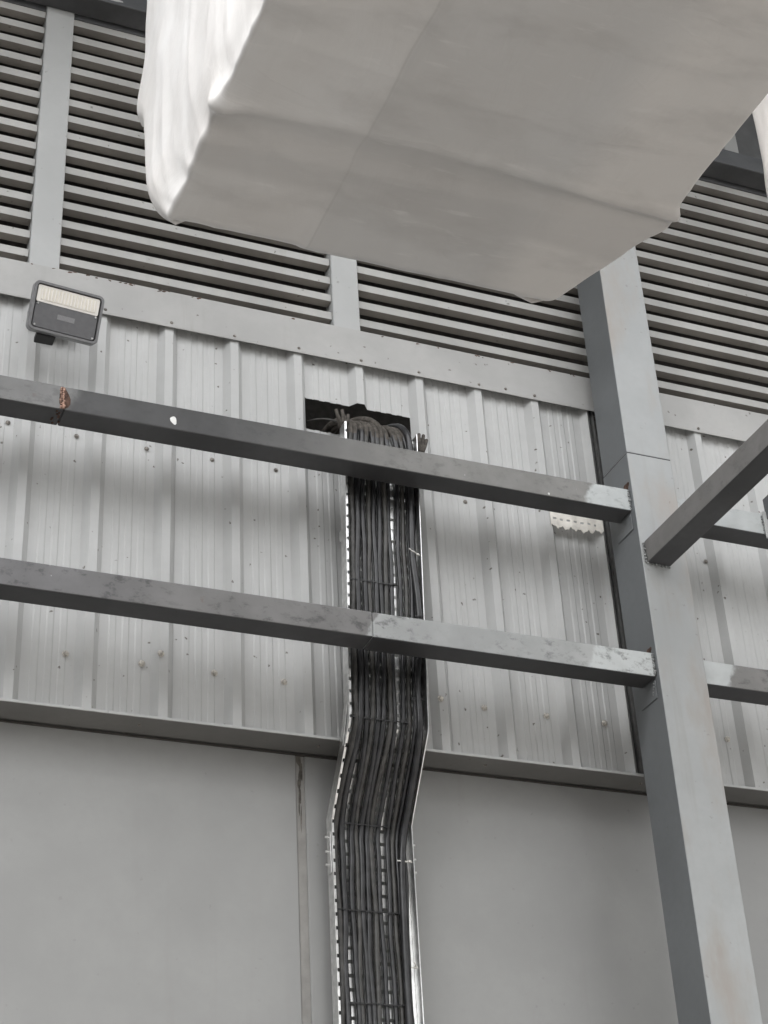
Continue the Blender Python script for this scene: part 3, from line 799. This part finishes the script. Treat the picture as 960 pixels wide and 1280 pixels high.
# ================================================================== shrink-wrapped units overhead
def wrapped(name, X0, X1, Yf, Yn, zb, zt, seed, lab, chamfer=True):
    lean = 1.0 if chamfer else .12
    NX = 230; NY = 170; NR = 46
    w, h = X1-X0, zt-zb
    # perimeter of a rounded rectangle, starting on the bottom, dense on bottom and left side
    per = []
    r = .014
    nbm, nl, ntp, nr = 96, 80, 24, 30
    for k in range(nbm): per.append((X1-r-(w-2*r)*k/nbm, zb, 0, -1))
    for k in range(6):
        an = -math.pi/2 - math.pi/2*k/6; per.append((X0+r+r*math.cos(an), zb+r+r*math.sin(an), math.cos(an), math.sin(an)))
    for k in range(nl): per.append((X0, zb+r+(h-2*r)*k/nl, -1, 0))
    for k in range(6):
        an = math.pi - math.pi/2*k/6; per.append((X0+r+r*math.cos(an), zt-r+r*math.sin(an), math.cos(an), math.sin(an)))
    for k in range(ntp): per.append((X0+r+(w-2*r)*k/ntp, zt, 0, 1))
    for k in range(6):
        an = math.pi/2 - math.pi/2*k/6; per.append((X1-r+r*math.cos(an), zt-r+r*math.sin(an), math.cos(an), math.sin(an)))
    for k in range(nr): per.append((X1, zt-r-(h-2*r)*k/nr, 1, 0))
    for k in range(6):
        an = -math.pi/2*k/6; per.append((X1-r+r*math.cos(an), zb+r+r*math.sin(an), math.cos(an), math.sin(an)))
    n = len(per); L = Yf-Yn
    ys = [Yf - L*(k/NY)**1.25 for k in range(NY+1)]
    so_ = Vector((seed*13.1, seed*7.7, seed*3.3))
    def fract(p, sc, oct_=4): return noise.fractal(p*sc+so_, 1.0, 2.0, oct_)
    def ridge(p, sc): return 1-abs(noise.noise(p*sc+so_))*2
    def disp(x, y, z, nx, nz, d):
        """d: distance from the far end"""
        p = Vector((x, y, z))
        o = .0045*fract(p, 1.3) + .0012*fract(p, 6)
        bot = max(0, -nz); side = max(0, -nx)
        # bottom: film creases parallel to the wall, one strong one, and a lengthwise film seam
        yy = d - .425 - .012*math.sin(x*5+seed)
        o += bot*(.024*math.exp(-(yy/.018)**2)*(.6+.4*math.sin(x*3.1+1)) + .007*math.exp(-((d-.30-.05*(x-X0))/.03)**2) - .010*math.exp(-((d-.36)/.045)**2))
        xs = x - (X0+.335) - .01*math.sin(y*4)
        o += bot*(.006/(1+math.exp(-xs/.004)))
        o += bot*.0035*max(0, ridge(Vector((x*.8, y*3.2, z)), 1.7))**8 + bot*.003*max(0, ridge(Vector((x*2.2+3, y*1.2, z)), 1.9))**10
        # side: long hanging folds, slack above the lower edge
        hh = (z-zb)
        fold = ridge(Vector((x, y*4.2+z*.5, z*.55)), 1.5)
        o += side*min(1, hh/.15)*(.006*max(0, fold)**4 + .004*fract(Vector((x, y*3, z*.7)), 2.2) + .002*max(0, ridge(Vector((x, y*6+z*2.5, z)), 1.6))**5)
        o += side*.010*(1-math.exp(-(hh/.075)**2))
        # gathered edge between bottom and side
        if nx < -.05 or (bot > 0 and x < X0+.10):
            e_ = math.exp(-((hh)/.06)**2)*math.exp(-(max(0, x-X0)/.05)**2)
            o += e_*(.010*noise.noise(Vector((d*9, seed, 0))) + .007*noise.noise(Vector((d*23, seed, 4))) + .022*math.exp(-((d-.40)/.035)**2))
        return o
    vs, fs = [], []
    for y in ys:
        d = Yf-y
        for (x, z, nx, nz) in per:
            # right far corner is pulled in
            ch = 0.0
            if chamfer:
                ch = .130*max(0, 1-d/.36)
                ch -= .02*math.exp(-((d-.37)/.06)**2)
            fx = (x-X0)/w
            xx = x - ch*max(0, (fx-.55)/.45)**1.0 if fx > .55 else x
            # far end is softly rounded
            rnd_ = max(0, 1-d/.05)
            o = disp(x, y, z, nx, nz, d) - .028*rnd_**2
            taper_l = 0.0
            hh_ = max(0, z-zb)
            ext = .25*(1-math.exp(-(hh_/.2)**1.2)) + .085*math.exp(-((hh_-.63)/.07)**2)*max(0, -nx)
            vs.append((xx+nx*o, y + lean*ext*max(0, 1-d/.6)**1.5, z+nz*o))
    for j in range(NY):
        for k in range(n):
            k2 = (k+1) % n
            fs.append((j*n+k, j*n+k2, (j+1)*n+k2, (j+1)*n+k))
    # far cap: shrink towards the centre, slightly bulged
    cx, cz = (X0+X1)/2, (zb+zt)/2
    prev = 0; base = list(vs[0:n])
    for q_ in range(1, 9):
        t_ = q_/8; st = len(vs)
        for (x, y, z) in base:
            b_ = .02*(1-(1-t_)**2)
            px, pz = x+(cx-x)*t_*.999, z+(cz-z)*t_*.999; y0_ = y
            vs.append((px, y0_*(1-t_) + (Yf+.2*lean)*t_ + b_ + .012*noise.noise(Vector((px*3, seed, pz*3))), pz))
        for k in range(n):
            k2 = (k+1) % n
            fs.append((prev+k2, prev+k, st+k, st+k2))
        prev = st
    fs.append(tuple(range(NY*n, NY*n+n)))
    me = mesh(name, vs, fs)
    t = empty(name, ((X0+X1)/2, (Yf+Yn)/2, zb)); tag(t, lab, 'wrapped unit', 'shrink-wrapped units hanging overhead')
    o = link('film_cover', me, M_FILM, t, True)
    return t
D1 = 3.0
u1 = wrapped('wrapped_unit', .815, 1.925, -5+D1, -5+1.05, Z(.897*D1), Z(.897*D1)+1.15, 1, 'big box shrink-wrapped in white film hanging overhead, underside in view')
u2 = wrapped('wrapped_unit', 2.46, 3.57, -5+2.85, -5+1.05, Z(2.50), Z(2.50)+1.3, 2, 'white-wrapped unit cut off by the right picture edge', False)
# overhead tubes (above the picture) and straps that carry the wrapped units
for y in (-2.45, -3.45):
    hb = empty('hanger_beam', (2.0, y, Z(4.6))); tag(hb, 'steel tube above the picture carrying the %s ends of the wrapped units' % ('far' if y > -3 else 'near'), 'beam')
    sq_tube('tube', (-.4, y-.04, Z(4.6)), (4.4, y+.04, Z(4.68)), M_BRACE, hb, .006)
    for x in (1.1, 1.65, 2.75, 3.3):
        box('strap', (x-.02, y-.003, Z(3.7)), (x+.02, y+.003, Z(4.599)), M_TIE, hb)

SC.render.engine = 'CYCLES'
